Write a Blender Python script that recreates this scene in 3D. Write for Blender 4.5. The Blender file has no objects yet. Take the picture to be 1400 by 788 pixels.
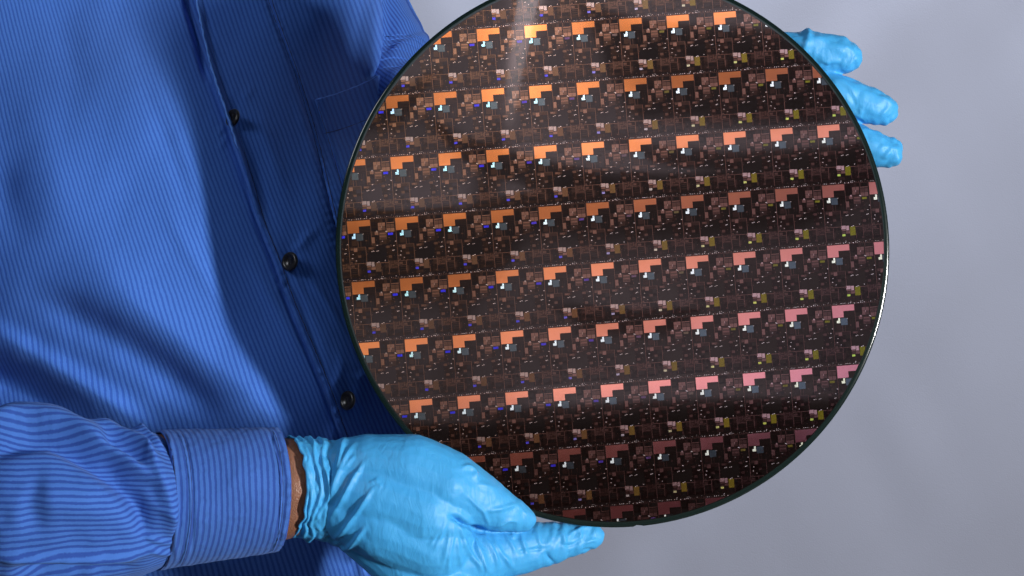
import bpy, bmesh, math, random
import numpy as np
from mathutils import Vector, Matrix

C = bpy.context.scene.collection
S = bpy.context.scene
rnd = random.Random(7)

# ------------------------------------------------------------------ camera, light, exposure
D = 1.3                      # camera to wafer centre, metres
U = 0.000395                 # metres per photo pixel at the wafer
cam_d = bpy.data.cameras.new('camera')
cam = bpy.data.objects.new('camera', cam_d); C.objects.link(cam)
cam.location = (0, -D, 0); cam.rotation_euler = (math.pi/2, 0, 0)
cam_d.sensor_width = 36; cam_d.lens = 36*(D/U)/1400
cam_d.clip_start = 0.05; cam_d.clip_end = 50
cam_d.dof.use_dof = False
S.camera = cam
S.view_settings.view_transform = 'Standard'; S.view_settings.look = 'None'
S.view_settings.exposure = 0; S.view_settings.gamma = 1

w = bpy.data.worlds.new('World'); S.world = w; w.use_nodes = True
bg = w.node_tree.nodes['Background']
bg.inputs[0].default_value = (0.70, 0.78, 1.0, 1); bg.inputs[1].default_value = 0.07

def area(name, loc, target, size, power, color, size_y=None):
    l = bpy.data.lights.new(name, 'AREA'); l.size = size; l.energy = power; l.color = color
    if size_y: l.shape = 'RECTANGLE'; l.size_y = size_y
    o = bpy.data.objects.new(name, l); C.objects.link(o)
    o.location = loc
    o.rotation_euler = (Vector(target)-Vector(loc)).to_track_quat('-Z', 'Y').to_euler()
    return o
KD = Vector((1.08, -1.0, -0.06)).normalized()
area('key_light', Vector((0, 0.05, 0))+KD*3.0, (0, 0.05, 0), 0.13, 130, (1.0, 0.98, 0.95), 0.45)
area('left_fill', (-1.45, -1.25, 1.0), (-0.1, 0.1, 0.0), 0.6, 10.5, (0.90, 0.93, 1.0))
area('backdrop_light', (0.15, 0.75, 1.45), (0.25, 1.38, 0.52), 0.9, 13.5, (0.90, 0.94, 1.0)).data.spread = math.radians(75)
area('curtain_light', (0.95, -1.75, 3.5), (0.45, -3.2, -0.05), 0.4, 36, (0.88, 0.92, 1.0)).data.spread = math.radians(50)

# ------------------------------------------------------------------ helpers
def P(px, py, d):
    "a point d metres behind the wafer plane that lies at photo pixel (px, py)"
    k = U*(1+d/D)
    return Vector(((px-700)*k, d, (394-py)*k))
def PA(px, py, d):
    k = U*(1+d/D)
    return np.stack([(px-700)*k, d, (394-py)*k], -1)
def pix(co):
    k = U*(1+co[:, 1]/D)
    return co[:, 0]/k+700, 394-co[:, 2]/k

def link(name, me, mat=None, parent=None, smooth=True):
    o = bpy.data.objects.new(name, me); C.objects.link(o)
    if mat is not None:
        for m in (mat if isinstance(mat, (list, tuple)) else [mat]): me.materials.append(m)
    if parent: o.parent = parent
    if smooth: me.polygons.foreach_set('use_smooth', [True]*len(me.polygons))
    return o
def tag(o, label=None, cat=None, group=None, kind=None):
    if label: o['label'] = label
    if cat: o['category'] = cat
    if group: o['group'] = group
    if kind: o['kind'] = kind
    return o
def empty(name, loc):
    o = bpy.data.objects.new(name, None); C.objects.link(o); o.location = loc; o.empty_display_size = 0.05
    return o
def grid_mesh(name, V, uv=None, close_u=False):
    "V: rows x cols x 3"
    R, K = V.shape[:2]
    idx = np.arange(R*K).reshape(R, K)
    a = idx[:-1, :-1]; b = idx[:-1, 1:]; c = idx[1:, 1:]; d = idx[1:, :-1]
    F = np.stack([a, d, c, b], -1).reshape(-1, 4)
    if close_u:
        F2 = np.stack([idx[:-1, -1], idx[1:, -1], idx[1:, 0], idx[:-1, 0]], -1)
        F = np.concatenate([F, F2])
    me = bpy.data.meshes.new(name)
    me.from_pydata(V.reshape(-1, 3).tolist(), [], F.tolist())
    if uv is not None:
        ul = me.uv_layers.new(name='UVMap')
        UVf = uv.reshape(-1, 2)
        co = UVf[F.reshape(-1)]
        if close_u:
            per = getattr(grid_mesh, 'period', 0)
            n0 = (R-1)*(K-1)*4
            blk = co[n0:].reshape(-1, 4, 2)
            blk[:, 2, 1] += per; blk[:, 3, 1] += per
            co[n0:] = blk.reshape(-1, 2)
        ul.data.foreach_set('uv', co.reshape(-1).astype('f'))
    me.update()
    return me

def seg_dist(px, py, pts):
    "distance to a polyline, signed by side, and 0..1 position along it"
    pts = np.array(pts, float)
    L = np.hypot(*(pts[1:]-pts[:-1]).T); cum = np.concatenate([[0], np.cumsum(L)])
    best = np.full(px.shape, 1e9); sg = np.zeros(px.shape); tt = np.zeros(px.shape)
    for k in range(len(pts)-1):
        a = pts[k]; v = (pts[k+1]-a)
        t = ((px-a[0])*v[0]+(py-a[1])*v[1])/(L[k]**2+1e-9); tc = np.clip(t, 0, 1)
        dx = px-a[0]-tc*v[0]; dy = py-a[1]-tc*v[1]; dd = np.hypot(dx, dy)
        m = dd < best
        best = np.where(m, dd, best)
        sg = np.where(m, np.sign(v[0]*dy-v[1]*dx), sg)
        tt = np.where(m, (cum[k]+tc*L[k])/cum[-1], tt)
    return best, sg, tt
def smooth_pts(pts, it=2):
    p = np.array(pts, float)
    for _ in range(it):
        if len(p) < 3: break
        q = [p[0]]
        for a, b in zip(p[:-1], p[1:]): q += [a*.75+b*.25, a*.25+b*.75]
        q.append(p[-1]); p = np.array(q)
    return p
def ridges(px, py, R):
    """sum of fold profiles in metres. each: (points, width_px, height_mm, taper, skew)
    skew: the crest is steep on one side (+: the side to the left of the path on the picture)"""
    out = np.zeros(px.shape)
    for r in R:
        pts, wd, h = r[0], r[1], r[2]
        tp = r[3] if len(r) > 3 else 0.25
        sk = r[4] if len(r) > 4 else 0.0
        p = np.array(pts, float)
        m = (px > p[:, 0].min()-4*wd) & (px < p[:, 0].max()+4*wd) & (py > p[:, 1].min()-4*wd) & (py < p[:, 1].max()+4*wd)
        if not m.any(): continue
        x = px[m]; y = py[m]
        d, sg, t = seg_dist(x, y, smooth_pts(pts))
        ww = wd*np.where(sg > 0, 1+sk, 1-sk)
        e = np.clip(np.minimum(t, 1-t)/max(tp, 1e-3), 0, 1); e = e*e*(3-2*e)
        out[m] += h*1e-3*np.exp(-(d/ww)**2)*(e if tp > 0 else 1)
    return out
def tps(pts):
    p = np.array(pts, float); X = p[:, :2]/300; v = p[:, 2]; n = len(p)
    def phi(r2): return np.where(r2 > 1e-12, r2*np.log(r2+1e-12), 0)
    K = phi(((X[:, None]-X[None])**2).sum(-1))+np.eye(n)*0.004
    Q = np.c_[np.ones(n), X]
    A = np.block([[K, Q], [Q.T, np.zeros((3, 3))]])
    s = np.linalg.solve(A, np.r_[v, 0, 0, 0])
    def f(px, py):
        x = np.asarray(px, float)/300; y = np.asarray(py, float)/300
        o = s[n]+s[n+1]*x+s[n+2]*y
        for k in range(n): o = o+s[k]*phi((x-X[k, 0])**2+(y-X[k, 1])**2)
        return o
    return f
def vnoise(x, y, seed=0):
    "smooth value noise, numpy"
    xi = np.floor(x).astype(int); yi = np.floor(y).astype(int); fx = x-xi; fy = y-yi
    fx = fx*fx*(3-2*fx); fy = fy*fy*(3-2*fy)
    def h(a, b):
        v = np.sin(a*127.1+b*311.7+seed*74.7)*43758.5453
        return v-np.floor(v)
    return (h(xi, yi)*(1-fx)+h(xi+1, yi)*fx)*(1-fy)+(h(xi, yi+1)*(1-fx)+h(xi+1, yi+1)*fx)*fy-0.5
def sstep(a, b, x):
    t = np.clip((x-a)/(b-a), 0, 1); return t*t*(3-2*t)

# ------------------------------------------------------------------ materials
class NT:
    def __init__(s, name):
        s.m = bpy.data.materials.new(name); s.m.use_nodes = True
        s.t = s.m.node_tree; s.b = s.t.nodes['Principled BSDF']
    def n(s, typ, **kw):
        x = s.t.nodes.new(typ)
        for k, v in kw.items(): setattr(x, k, v)
        return x
    def l(s, a, b): s.t.links.new(a, b)
    def math(s, op, a, b=None, clamp=False):
        x = s.n('ShaderNodeMath', operation=op); x.use_clamp = clamp
        for k, v in enumerate((a, b)):
            if v is None: continue
            if isinstance(v, (int, float)): x.inputs[k].default_value = v
            else: s.l(v, x.inputs[k])
        return x.outputs[0]
    def ramp(s, fac, stops, interp='LINEAR'):
        x = s.n('ShaderNodeValToRGB'); x.color_ramp.interpolation = interp
        e = x.color_ramp.elements
        while len(e) < len(stops): e.new(0.5)
        for q, (p, c) in zip(e, stops): q.position = p; q.color = (*c, 1) if len(c) == 3 else c
        s.l(fac, x.inputs[0]); return x.outputs[0]
    def mix(s, fac, a, b, typ='MIX'):
        x = s.n('ShaderNodeMix', data_type='RGBA', blend_type=typ)
        for k, v in ((0, fac), (6, a), (7, b)):
            if isinstance(v, (int, float)): x.inputs[k].default_value = v
            elif isinstance(v, tuple): x.inputs[k].default_value = (*v, 1)
            else: s.l(v, x.inputs[k])
        return x.outputs[2]
    def noise(s, vec, scale, detail=2, rough=.5, dist=0):
        x = s.n('ShaderNodeTexNoise'); x.inputs['Scale'].default_value = scale
        x.inputs['Detail'].default_value = detail; x.inputs['Roughness'].default_value = rough
        x.inputs['Distortion'].default_value = dist
        if vec is not None: s.l(vec, x.inputs['Vector'])
        return x.outputs['Fac']
    def bump(s, h, strength, dist):
        x = s.n('ShaderNodeBump'); x.inputs['Strength'].default_value = strength
        x.inputs['Distance'].default_value = dist; s.l(h, x.inputs['Height'])
        s.l(x.outputs[0], s.b.inputs['Normal']); return x

def fabric(name, period=6.25, axis=0, light=(0.058, 0.172, 0.57), dark=(0.025, 0.086, 0.39), seedshift=0.0):
    k = NT(name)
    uv = k.n('ShaderNodeUVMap').outputs[0]
    sp = k.n('ShaderNodeSeparateXYZ'); k.l(uv, sp.inputs[0])
    c = sp.outputs[axis]; other = sp.outputs[1-axis]
    wob = k.noise(uv, 0.035, 2)
    wob2 = k.noise(uv, 0.33, 3, .65)
    c2 = k.math('ADD', c, k.math('MULTIPLY', k.math('SUBTRACT', wob, .5), 2.2))
    c2 = k.math('ADD', c2, k.math('MULTIPLY', k.math('SUBTRACT', wob2, .5), 2.2))
    s_ = k.math('SINE', k.math('MULTIPLY', c2, 2*math.pi/period))
    f = k.math('ADD', k.math('MULTIPLY', s_, .5), .5)
    # slow change of contrast along the cloth, as yarn varies
    f = k.ramp(f, [(0.18, (0, 0, 0)), (0.62, (1, 1, 1))])
    yarn = k.noise(uv, 1.6, 3, .7)
    base = k.mix(f, dark, light)
    worn = k.noise(uv, 0.012, 3)
    base = k.mix(k.math('MULTIPLY', yarn, .35), base, light)
    base = k.mix(k.math('MULTIPLY', k.math('SUBTRACT', worn, .35, True), .25), base, light)
    k.l(base, k.b.inputs['Base Color'])
    k.b.inputs['Roughness'].default_value = .85
    k.b.inputs['Specular IOR Level'].default_value = .18
    k.b.inputs['Sheen Weight'].default_value = .12; k.b.inputs['Sheen Roughness'].default_value = .5
    k.b.inputs['Sheen Tint'].default_value = (.4, .6, 1, 1)
    h = k.math('ADD', k.math('MULTIPLY', f, .6), k.math('MULTIPLY', yarn, 1.0))
    k.bump(h, .55, .00035)
    return k.m
M_shirt = fabric('striped_shirt_cloth', 6.25, 0)
M_sleeve = fabric('striped_sleeve_cloth', 7.5, 1, light=(0.052, 0.155, 0.52), dark=(0.018, 0.050, 0.27))
M_cuff = fabric('striped_cuff_cloth', 7.9, 0, light=(0.050, 0.142, 0.47), dark=(0.022, 0.058, 0.28))

def simple(name, col, rough=.5, metal=0, ior=1.5, **kw):
    k = NT(name); k.b.inputs['Base Color'].default_value = (*col, 1)
    k.b.inputs['Roughness'].default_value = rough; k.b.inputs['Metallic'].default_value = metal
    k.b.inputs['IOR'].default_value = ior
    for a, v in kw.items(): k.b.inputs[a].default_value = v
    return k
k = simple('sewing_thread', (0.012, 0.02, 0.08), .8); M_thread = k.m
M_thread_pale = simple('pale_sewing_thread', (0.10, 0.2, 0.6), .8).m

k = NT('nitrile_glove')
tc = k.n('ShaderNodeTexCoord').outputs['Object']
n1 = k.noise(tc, 18, 3); n2 = k.noise(tc, 140, 3, .6, .5); n3 = k.noise(tc, 2600, 2)
col = k.mix(n1, (0.040, 0.30, 0.64), (0.062, 0.37, 0.72))
k.l(col, k.b.inputs['Base Color'])
k.b.inputs['Roughness'].default_value = .38
k.l(k.math('ADD', .40, k.math('MULTIPLY', n2, .18)), k.b.inputs['Roughness'])
k.b.inputs['Subsurface Weight'].default_value = .12
k.b.inputs['Subsurface Radius'].default_value = (.2, .6, 1.0)
k.b.inputs['Subsurface Scale'].default_value = .0015
k.b.inputs['Specular IOR Level'].default_value = .36
mp = k.n('ShaderNodeMapping'); k.l(tc, mp.inputs[0]); mp.inputs['Rotation'].default_value = (0, .5, 0); mp.inputs['Scale'].default_value = (1.0, 1, .35)
wr = k.noise(mp.outputs[0], 190, 3, .55, 1.2)
h = k.math('ADD', k.math('MULTIPLY', wr, .8), k.math('MULTIPLY', n3, .07))
k.bump(h, .5, .0011)
M_glove = k.m

k = NT('skin')
tc = k.n('ShaderNodeTexCoord').outputs['Object']
n1 = k.noise(tc, 60, 4); n2 = k.noise(tc, 900, 2)
k.l(k.mix(n1, (0.19, 0.082, 0.048), (0.27, 0.125, 0.075)), k.b.inputs['Base Color'])
k.b.inputs['Roughness'].default_value = .45
k.b.inputs['Subsurface Weight'].default_value = .15; k.b.inputs['Subsurface Scale'].default_value = .003
wv = k.n('ShaderNodeTexVoronoi'); wv.inputs['Scale'].default_value = 1100; k.l(tc, wv.inputs['Vector'])
k.bump(k.math('ADD', n2, k.math('MULTIPLY', wv.outputs['Distance'], .8)), .5, .0005); M_skin = k.m

k = NT('black_button'); tc = k.n('ShaderNodeTexCoord').outputs['Object']
n1 = k.noise(tc, 900, 3)
k.l(k.ramp(n1, [(.4, (.006, .006, .007)), (.75, (.035, .033, .034))]), k.b.inputs['Base Color'])
k.b.inputs['Roughness'].default_value = .28; M_button = k.m

# backdrop cloth
k = NT('grey_backdrop_cloth'); tc = k.n('ShaderNodeTexCoord').outputs['Object']
n1 = k.noise(tc, 1.6, 3); n2 = k.noise(tc, 700, 2); n3 = k.noise(tc, 9, 4, .6)
k.l(k.mix(k.math('ADD', k.math('MULTIPLY', n1, .7), k.math('MULTIPLY', n3, .3)), (0.18, 0.19, 0.235), (0.21, 0.22, 0.27)), k.b.inputs['Base Color'])
k.b.inputs['Roughness'].default_value = .9; k.b.inputs['Specular IOR Level'].default_value = .1
k.bump(n2, .3, .0006); M_back = k.m
k = NT('studio_curtain_cloth'); tc = k.n('ShaderNodeTexCoord').outputs['Object']
n1 = k.noise(tc, 1.2, 3)
k.l(k.mix(n1, (0.50, 0.52, 0.58), (0.62, 0.64, 0.68)), k.b.inputs['Base Color'])
k.b.inputs['Roughness'].default_value = .9; M_curt = k.m

# ------------------------------------------------------------------ wafer pose (fitted from the photograph)
AX, AY, AZ = -0.02732263, 0.06775514, -0.07707042
def rotm(ax, ay, az):
    Rx = np.array([[1, 0, 0], [0, math.cos(ax), -math.sin(ax)], [0, math.sin(ax), math.cos(ax)]])
    Ry = np.array([[math.cos(ay), -math.sin(ay), 0], [math.sin(ay), math.cos(ay), 0], [0, 0, 1]])
    Rz = np.array([[math.cos(az), 0, math.sin(az)], [0, 1, 0], [-math.sin(az), 0, math.cos(az)]])
    return Ry@Rx@Rz
WR = rotm(AX, AY, AZ); WC = np.array([0.05538977, 0, 0.02138271]); RAD = 0.15035
DX, DZ = 0.02582204, 0.03273799; OX, OZ = -0.14259967, 0.02524517
wn = WR@np.array([0, 1, 0])
def plane_d(px, py):
    "depth of the wafer plane at a photo pixel"
    d = 0.0
    for _ in range(6):
        kx = U*(1+d/D); X = (px-700)*kx; Z = (394-py)*kx
        d = -((X-WC[0])*wn[0]+(Z-WC[2])*wn[2])/wn[1]
    return d

# ------------------------------------------------------------------ setting: backdrop, front curtain
xs = np.linspace(-2.2, 2.4, 300); zs = np.linspace(-2.2, 2.4, 260)
X, Z = np.meshgrid(xs, zs)
dd = 1.35+0.10*(X*0.12)**2
dd = dd+0.030*vnoise(X*1.3+Z*.45, Z*.35-X*.2, 3)+0.012*vnoise(X*4.0+Z*1.9, Z*.8, 5)
dd = dd+0.006*vnoise(X*9+Z*6, Z*2.1-X*1.5, 9)+0.018*vnoise((X-Z*.75)*5.5, (Z+X)*.9, 12)+0.006*vnoise((X-Z*.9)*13, (Z+X)*2.2, 15)+0.004*vnoise((X+Z*.4)*22, (Z-X)*5, 17)
me = grid_mesh('backdrop', np.stack([X, dd, Z], -1)[:, ::-1])
bo = tag(link('backdrop', me, M_back), kind='structure')
bo['label'] = 'pale grey cloth backdrop with soft folds'

# the pale cloth that the wafer mirrors; it hangs behind the camera
def mir(px, py, E=3.2):
    "where the line of sight mirrored by the wafer at this pixel meets the curtain"
    d = plane_d(px, py); p = np.array(P(px, py, d)); v = p-np.array([0, -D, 0]); v /= np.linalg.norm(v)
    r = v-2*v.dot(wn)*wn; t = (-E-p[1])/r[1]; q = p+r*t
    return q[0], q[2]
def curtain():
    c0 = mir(458, 340); c1 = mir(1217, 340); top = mir(838, -39); low = mir(838, 574)
    x0, x1 = min(c0[0], c1[0])-.5, max(c0[0], c1[0])+.5
    zl = low[1]; zt = top[1]+.6
    n, m_ = 320, 300
    xs = np.linspace(x0, x1, n); t = np.linspace(0, 1, m_)
    X, T = np.meshgrid(xs, t)
    ha, hb = mir(458, 588), mir(1217, 548)
    hem = ha[1]+(hb[1]-ha[1])*(X-ha[0])/(hb[0]-ha[0])+0.006*np.sin(X*9.1+.4)
    Z = hem+(zt-hem)*T
    def ml(pts): return [mir(*p) for p in pts]
    Y = np.full(X.shape, -3.2)+0.04*vnoise(X*1.5, Z*2+X*.6, 2)+0.010*vnoise(X*3, Z*6+X*1.4, 4)
    # heavy horizontal folds: each swells downwards and tucks under at its lower edge
    for pts, wd, h in [
        ([(790, 5), (830, 26), (880, 44), (980, 50), (1110, 60), (1200, 85)], .07, .10),
        ([(420, 292), (560, 293), (640, 286), (700, 268), (760, 262)], .05, .075),
        ([(560, 140), (620, 185), (690, 214), (800, 238), (920, 243), (1050, 235), (1240, 226)], .05, .055),
        ([(820, 180), (880, 203), (980, 214), (1100, 208), (1240, 190)], .05, .04),
        ([(640, 562), (760, 556), (900, 548), (1010, 544), (1200, 546)], .035, .035),
        ([(420, 120), (500, 130), (560, 118), (600, 90)], .06, .04),
        ([(760, 415), (860, 425), (960, 420)], .06, .02)]:
        Q = np.array([mir(*p) for p in pts]); Q = Q[np.argsort(Q[:, 0])]
        ze = np.interp(X, Q[:, 0], Q[:, 1])
        L_ = Q[-1, 0]-Q[0, 0]
        en = sstep(Q[0, 0]-.02, Q[0, 0]+.25*L_, X)*(1-sstep(Q[-1, 0]-.25*L_, Q[-1, 0]+.02, X))
        dz = Z-ze
        Y = Y+h*en*np.where(dz > 0, np.exp(-dz/wd), np.exp(-(dz/.012)**2))
    me = grid_mesh('curtain', np.stack([X, Y, Z], -1))
    o = link('curtain', me, M_curt)
    so = o.modifiers.new('thickness', 'SOLIDIFY'); so.thickness = .003
    tag(o, 'pale draped studio cloth, seen only mirrored in the wafer', kind='structure')
    # brown sheet added below the pale cloth, to give the wafer a dim reflection
    Xb, Tb = np.meshgrid(np.linspace(x0, x1, 60), np.linspace(0, 1, 40))
    Zb = zl-1.45+Tb*1.85; Yb = -3.36+.03*np.sin(Xb*9+Zb)*.5
    kb = simple('brown_reflector', (0.13, 0.08, 0.068), .9)
    tag(link('added_brown_sheet', grid_mesh('added_brown_sheet', np.stack([Xb, Yb, Zb], -1)), kb.m), 'brown sheet added behind the camera for the wafer to mirror', kind='structure')
    # glowing strip added before the cloth, tapered to make the wafer's pale streak
    Q = [mir(*p, E=3.0) for p in ((742, -90), (722, 0), (704, 100), (690, 210))]
    vs = []; fs = []
    wds = (.022, .019, .013, .004)
    for (qx, qz), w_ in zip(Q, wds):
        for i in range(10):
            t_ = 2*math.pi*i/10; vs.append((qx+w_*math.cos(t_), -3.0+w_*math.sin(t_)*.6, qz))
    for k_ in range(3):
        for i in range(10): fs.append((k_*10+i, k_*10+(i+1) % 10, (k_+1)*10+(i+1) % 10, (k_+1)*10+i))
    fs.append(tuple(range(10))); fs.append(tuple(range(30, 40)))
    me = bpy.data.meshes.new('added_glow_strip'); me.from_pydata(vs, [], fs)
    kl = NT('streak_glow'); kl.b.inputs['Base Color'].default_value = (.8, .8, .8, 1)
    geo = kl.n('ShaderNodeTexCoord'); sp = kl.n('ShaderNodeSeparateXYZ'); kl.l(geo.outputs['Generated'], sp.inputs[0])
    kl.b.inputs['Emission Color'].default_value = (.82, .88, 1, 1)
    kl.l(kl.math('MULTIPLY', kl.math('POWER', sp.outputs[2], .8), 17.0), kl.b.inputs['Emission Strength'])
    tag(link('added_glow_strip', me, kl.m), 'slim glowing strip added behind the camera for the streak on the wafer', kind='structure')
    # floor behind the camera, dark
    me = grid_mesh('floor', np.array([[[-4, y, zl-1.5] for y in (-6., 3.)], [[4, y, zl-1.5] for y in (-6., 3.)]]))
    kf = simple('dark_floor', (0.05, 0.035, 0.03), .6)
    tag(link('floor', me, kf.m, smooth=False), 'dark studio floor', kind='structure')
    # dark wall far behind the camera
    me = grid_mesh('wall', np.array([[[-4, -4.4, z] for z in (zl-1.5, 3.5)], [[4, -4.4, z] for z in (zl-1.5, 3.5)]]))
    kw = simple('dark_wall', (0.075, 0.042, 0.035), .8)
    ob = tag(link('wall', me, kw.m, smooth=False), 'dark brown studio wall behind the camera', kind='structure')
curtain()

# ------------------------------------------------------------------ wafer
wafer = empty('silicon_wafer', WC)
tag(wafer, 'round dark silicon wafer with rows of orange and pink chip dies between two gloved hands', 'wafer')
wafer.rotation_euler = Matrix(WR.tolist()).to_euler()

def film(name, rampx, base=(0, 0, 0), rough=.12, metal=.97, ior=1.45, dirx=(.6, .45), offs=.5, amount=1.0, noise=0.0, stops2=None, spec=.35):
    "deposited film: diffraction tint painted into the base colour as a drift (wafer coordinates)"
    k = NT(name)
    t = k.n('ShaderNodeTexCoord'); t.object = wafer
    sp = k.n('ShaderNodeSeparateXYZ'); k.l(t.outputs['Object'], sp.inputs[0])
    v = k.math('ADD', k.math('MULTIPLY', sp.outputs[0], dirx[0]/.3), k.math('MULTIPLY', sp.outputs[2], -dirx[1]/.3))
    v = k.math('ADD', v, offs)
    if noise:
        nn = k.noise(t.outputs['Object'], 1600, 1); v = k.math('ADD', v, k.math('MULTIPLY', k.math('SUBTRACT', nn, .5), noise))
    c = k.ramp(v, rampx)
    if amount != 1: c = k.mix(1.0, c, (amount, amount, amount), 'MULTIPLY')
    k.l(c, k.b.inputs['Base Color'])
    k.b.inputs['Roughness'].default_value = rough; k.b.inputs['Metallic'].default_value = metal
    k.b.inputs['IOR'].default_value = ior
    k.b.inputs['Coat Tint'].default_value = (1, 1, 1, 1)
    if metal == 0: k.b.inputs['Specular Tint'].default_value = (1, .72, .66, 1)
    k.b.inputs['Coat Weight'].default_value = spec; k.b.inputs['Coat Roughness'].default_value = .02; k.b.inputs['Coat IOR'].default_value = 1.5
    return k.m
PADR = [(0.0, (.46, .13, .03)), (.22, (.56, .155, .037)), (.33, (.74, .21, .055)), (.42, (.80, .23, .08)), (.55, (.84, .26, .16)), (.7, (.86, .28, .29)), (.85, (.86, .31, .43)), (1, (.84, .33, .54))]  # orange-to-pink diffraction tint painted in by position, deeper at the top left
BR = [(0.0, (.72, .30, .12)), (.35, (.62, .26, .15)), (.6, (.58, .25, .2)), (1, (.52, .24, .26))]
M_pad = film('copper_film', PADR, dirx=(.42, .5), offs=.47, rough=.085, metal=.985)
M_br1 = film('brown_film_bright', BR, amount=.36, noise=.3, rough=.15)
M_br2 = film('brown_film_mid', BR, amount=.18, noise=.4, rough=.15)
M_br3 = film('brown_film_dim', BR, amount=.075, noise=.4, rough=.15)
M_br4 = film('brown_film_faint', BR, amount=.035, noise=.4, rough=.15)
M_dk = film('black_film', [(0, (.004, .003, .003)), (1, (.006, .004, .004))], metal=0, spec=.0, ior=1.45, rough=.04)
M_grey = film('grey_film', [(0, (.06, .065, .055)), (.5, (.08, .085, .09)), (1, (.12, .15, .20))], metal=.93)
M_mark = film('diffracting_mark', [(0, (.35, .45, 1.0)), (.16, (.65, .80, 1.0)), (.30, (.55, .98, .92)), (.42, (.95, 1, .97)), (.6, (1, .98, .97)), (.8, (1, .97, .75)), (1, (1, .97, .4))], dirx=(.55, .35), offs=.5, metal=.80, rough=.2, noise=.25)  # coloured diffraction glints painted in by position
M_lens = film('grating_violet_to_olive', [(0, (.03, .04, .80)), (.35, (.05, .03, .5)), (.5, (.12, .05, .10)), (.62, (.14, .10, .02)), (1, (.20, .19, .01))], dirx=(.75, -.1), offs=.5, metal=.85, rough=.2)
M_low = film('grating_blue_to_green', [(0, (.05, .04, .5)), (.42, (.10, .07, .5)), (.56, (.55, .42, .3)), (.7, (.6, .55, .12)), (1, (.4, .75, .12))], dirx=(.75, .1), offs=.5, metal=.85, rough=.2)
M_olive = film('grating_brown_to_olive', [(0, (.06, .03, .015)), (.45, (.15, .06, .025)), (.65, (.19, .12, .015)), (1, (.16, .17, .008))], dirx=(.75, .1), offs=.5, metal=.85, rough=.2)
M_pink = film('pale_film', [(0, (.28, .19, .14)), (.5, (.45, .27, .22)), (1, (.72, .38, .46))], dirx=(.6, .3), metal=.93, rough=.15)
M_dot = film('solder_dot', [(0, (.9, .55, .38)), (.5, (.9, .65, .58)), (1, (.85, .72, .78))], metal=.8, rough=.2, noise=.6)
M_line = film('trace_line', BR, amount=.34, rough=.2)
MATS = [M_br1, M_br2, M_br3, M_dk, M_grey, M_mark, M_lens, M_low, M_olive, M_pink, M_dot, M_line, M_pad, M_br4]
(B1, B2, B3, DK, GR, MK, LN, LW, OL, PK, DT, TL, PD) = range(13)

# die layout in die pixels, u 0..65.4, v 0..82.9 (0,0 = top left of the copper L)
dr = random.Random(21)
lay = []                                     # (u0, v0, u1, v1, material, layer)
def R(u0, v0, u1, v1, m, ly=1): lay.append((u0, v0, u1, v1, m, ly))
# dim mosaic of blocks that tile the die, each with its own cell rows or columns
def split(u0, v0, u1, v1, dep):
    w_, h_ = u1-u0, v1-v0
    if dep == 0 or (w_ < 7 and h_ < 7) or (dep < 3 and dr.random() < .22):
        g = .25; q = dr.random()
        R(u0+g, v0+g, u1-g, v1-g, DK if q < .45 else B4 if q < .88 else B3, 1)
        k_ = dr.random()
        if k_ < .30 and w_ > 3:
            n_ = int(w_/dr.uniform(1.1, 2.2))
            for z_ in range(n_): R(u0+.6+z_*(w_-1)/n_, v0+.7, u0+.95+z_*(w_-1)/n_, v1-.7, B4 if q < .5 else B3, 2)
        elif k_ < .55 and h_ > 2.5:
            n_ = int(h_/dr.uniform(1.1, 2.0))
            for z_ in range(n_): R(u0+.7, v0+.6+z_*(h_-1)/n_, u1-.7, v0+.9+z_*(h_-1)/n_, B4 if q < .5 else B3, 2)
        elif k_ < .70:
            R(u0+.25, v0+.2, u1-.25, v0+.5, B3, 2); R(u0+.2, v0+.25, u0+.45, v1-.25, B3, 2.3)
        return
    if w_ > h_*dr.uniform(.7, 1.4):
        c_ = u0+w_*dr.uniform(.3, .7); split(u0, v0, c_, v1, dep-1); split(c_, v0, u1, v1, dep-1)
    else:
        c_ = v0+h_*dr.uniform(.3, .7); split(u0, v0, u1, c_, dep-1); split(u0, c_, u1, v1, dep-1)
B4 = 13
split(31.5, 0, 64.9, 17.5, 5); split(0, 17.5, 31, 36, 5); split(31, 17.5, 64.9, 36, 6)
split(0, 36, 22.4, 58.4, 5); split(22.8, 36, 36, 57, 4); split(50.5, 36, 64.9, 56.5, 4)
split(0, 58.8, 22.2, 77, 6); split(33.5, 71, 52, 77, 4); split(41.6, 59.5, 52.2, 71, 4); split(22.8, 72.5, 33, 77, 3); split(52.5, 68.8, 64.9, 77, 4)
for _ in range(26):
    u = dr.choice([dr.uniform(30, 62), dr.uniform(0, 60)]); v = dr.choice([dr.uniform(16, 36), dr.uniform(56, 75), dr.uniform(36, 58)]); a = dr.uniform(.8, 2.6); b = dr.uniform(.5, 1.8)
    if u+a > 64.8: continue
    R(u, v, u+a, v+b, dr.choice([B2, B3, B3, B2, DK]), 3)
R(15.3, 8.3, 31, 16.5, DK, 2)
for q in range(4): R(16, 9.6+q*1.9, 30.5, 10.1+q*1.9, B3, 3)
R(21, 19, 29.5, 34, DK, 2); R(24, 20, 24.5, 33, B3, 3); R(27, 20, 27.4, 33, B3, 3)
R(0, 17, 4.3, 25, DK, 2); R(4, 26.5, 11, 34, B3, 2); R(12, 28, 13, 36, B2, 3); R(16, 28, 16.6, 36, B2, 3)
for (a, b) in ((0, 0), (5, 0), (0, 5.4), (5, 5.4)): R(41.3+a, 4.9+b, 45.9+a, 9.9+b, B1 if a+b < 9 else B2, 3)
R(45.8, 9, 46.4, 12, PK, 4)
R(53, 5.2, 63.4, 6.3, B1, 3)
for a in (0, 5.3): R(53+a, 7.4, 57.9+a, 12.4, B2, 3); R(53+a, 13, 57.9+a, 18.2, B1, 3)
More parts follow.
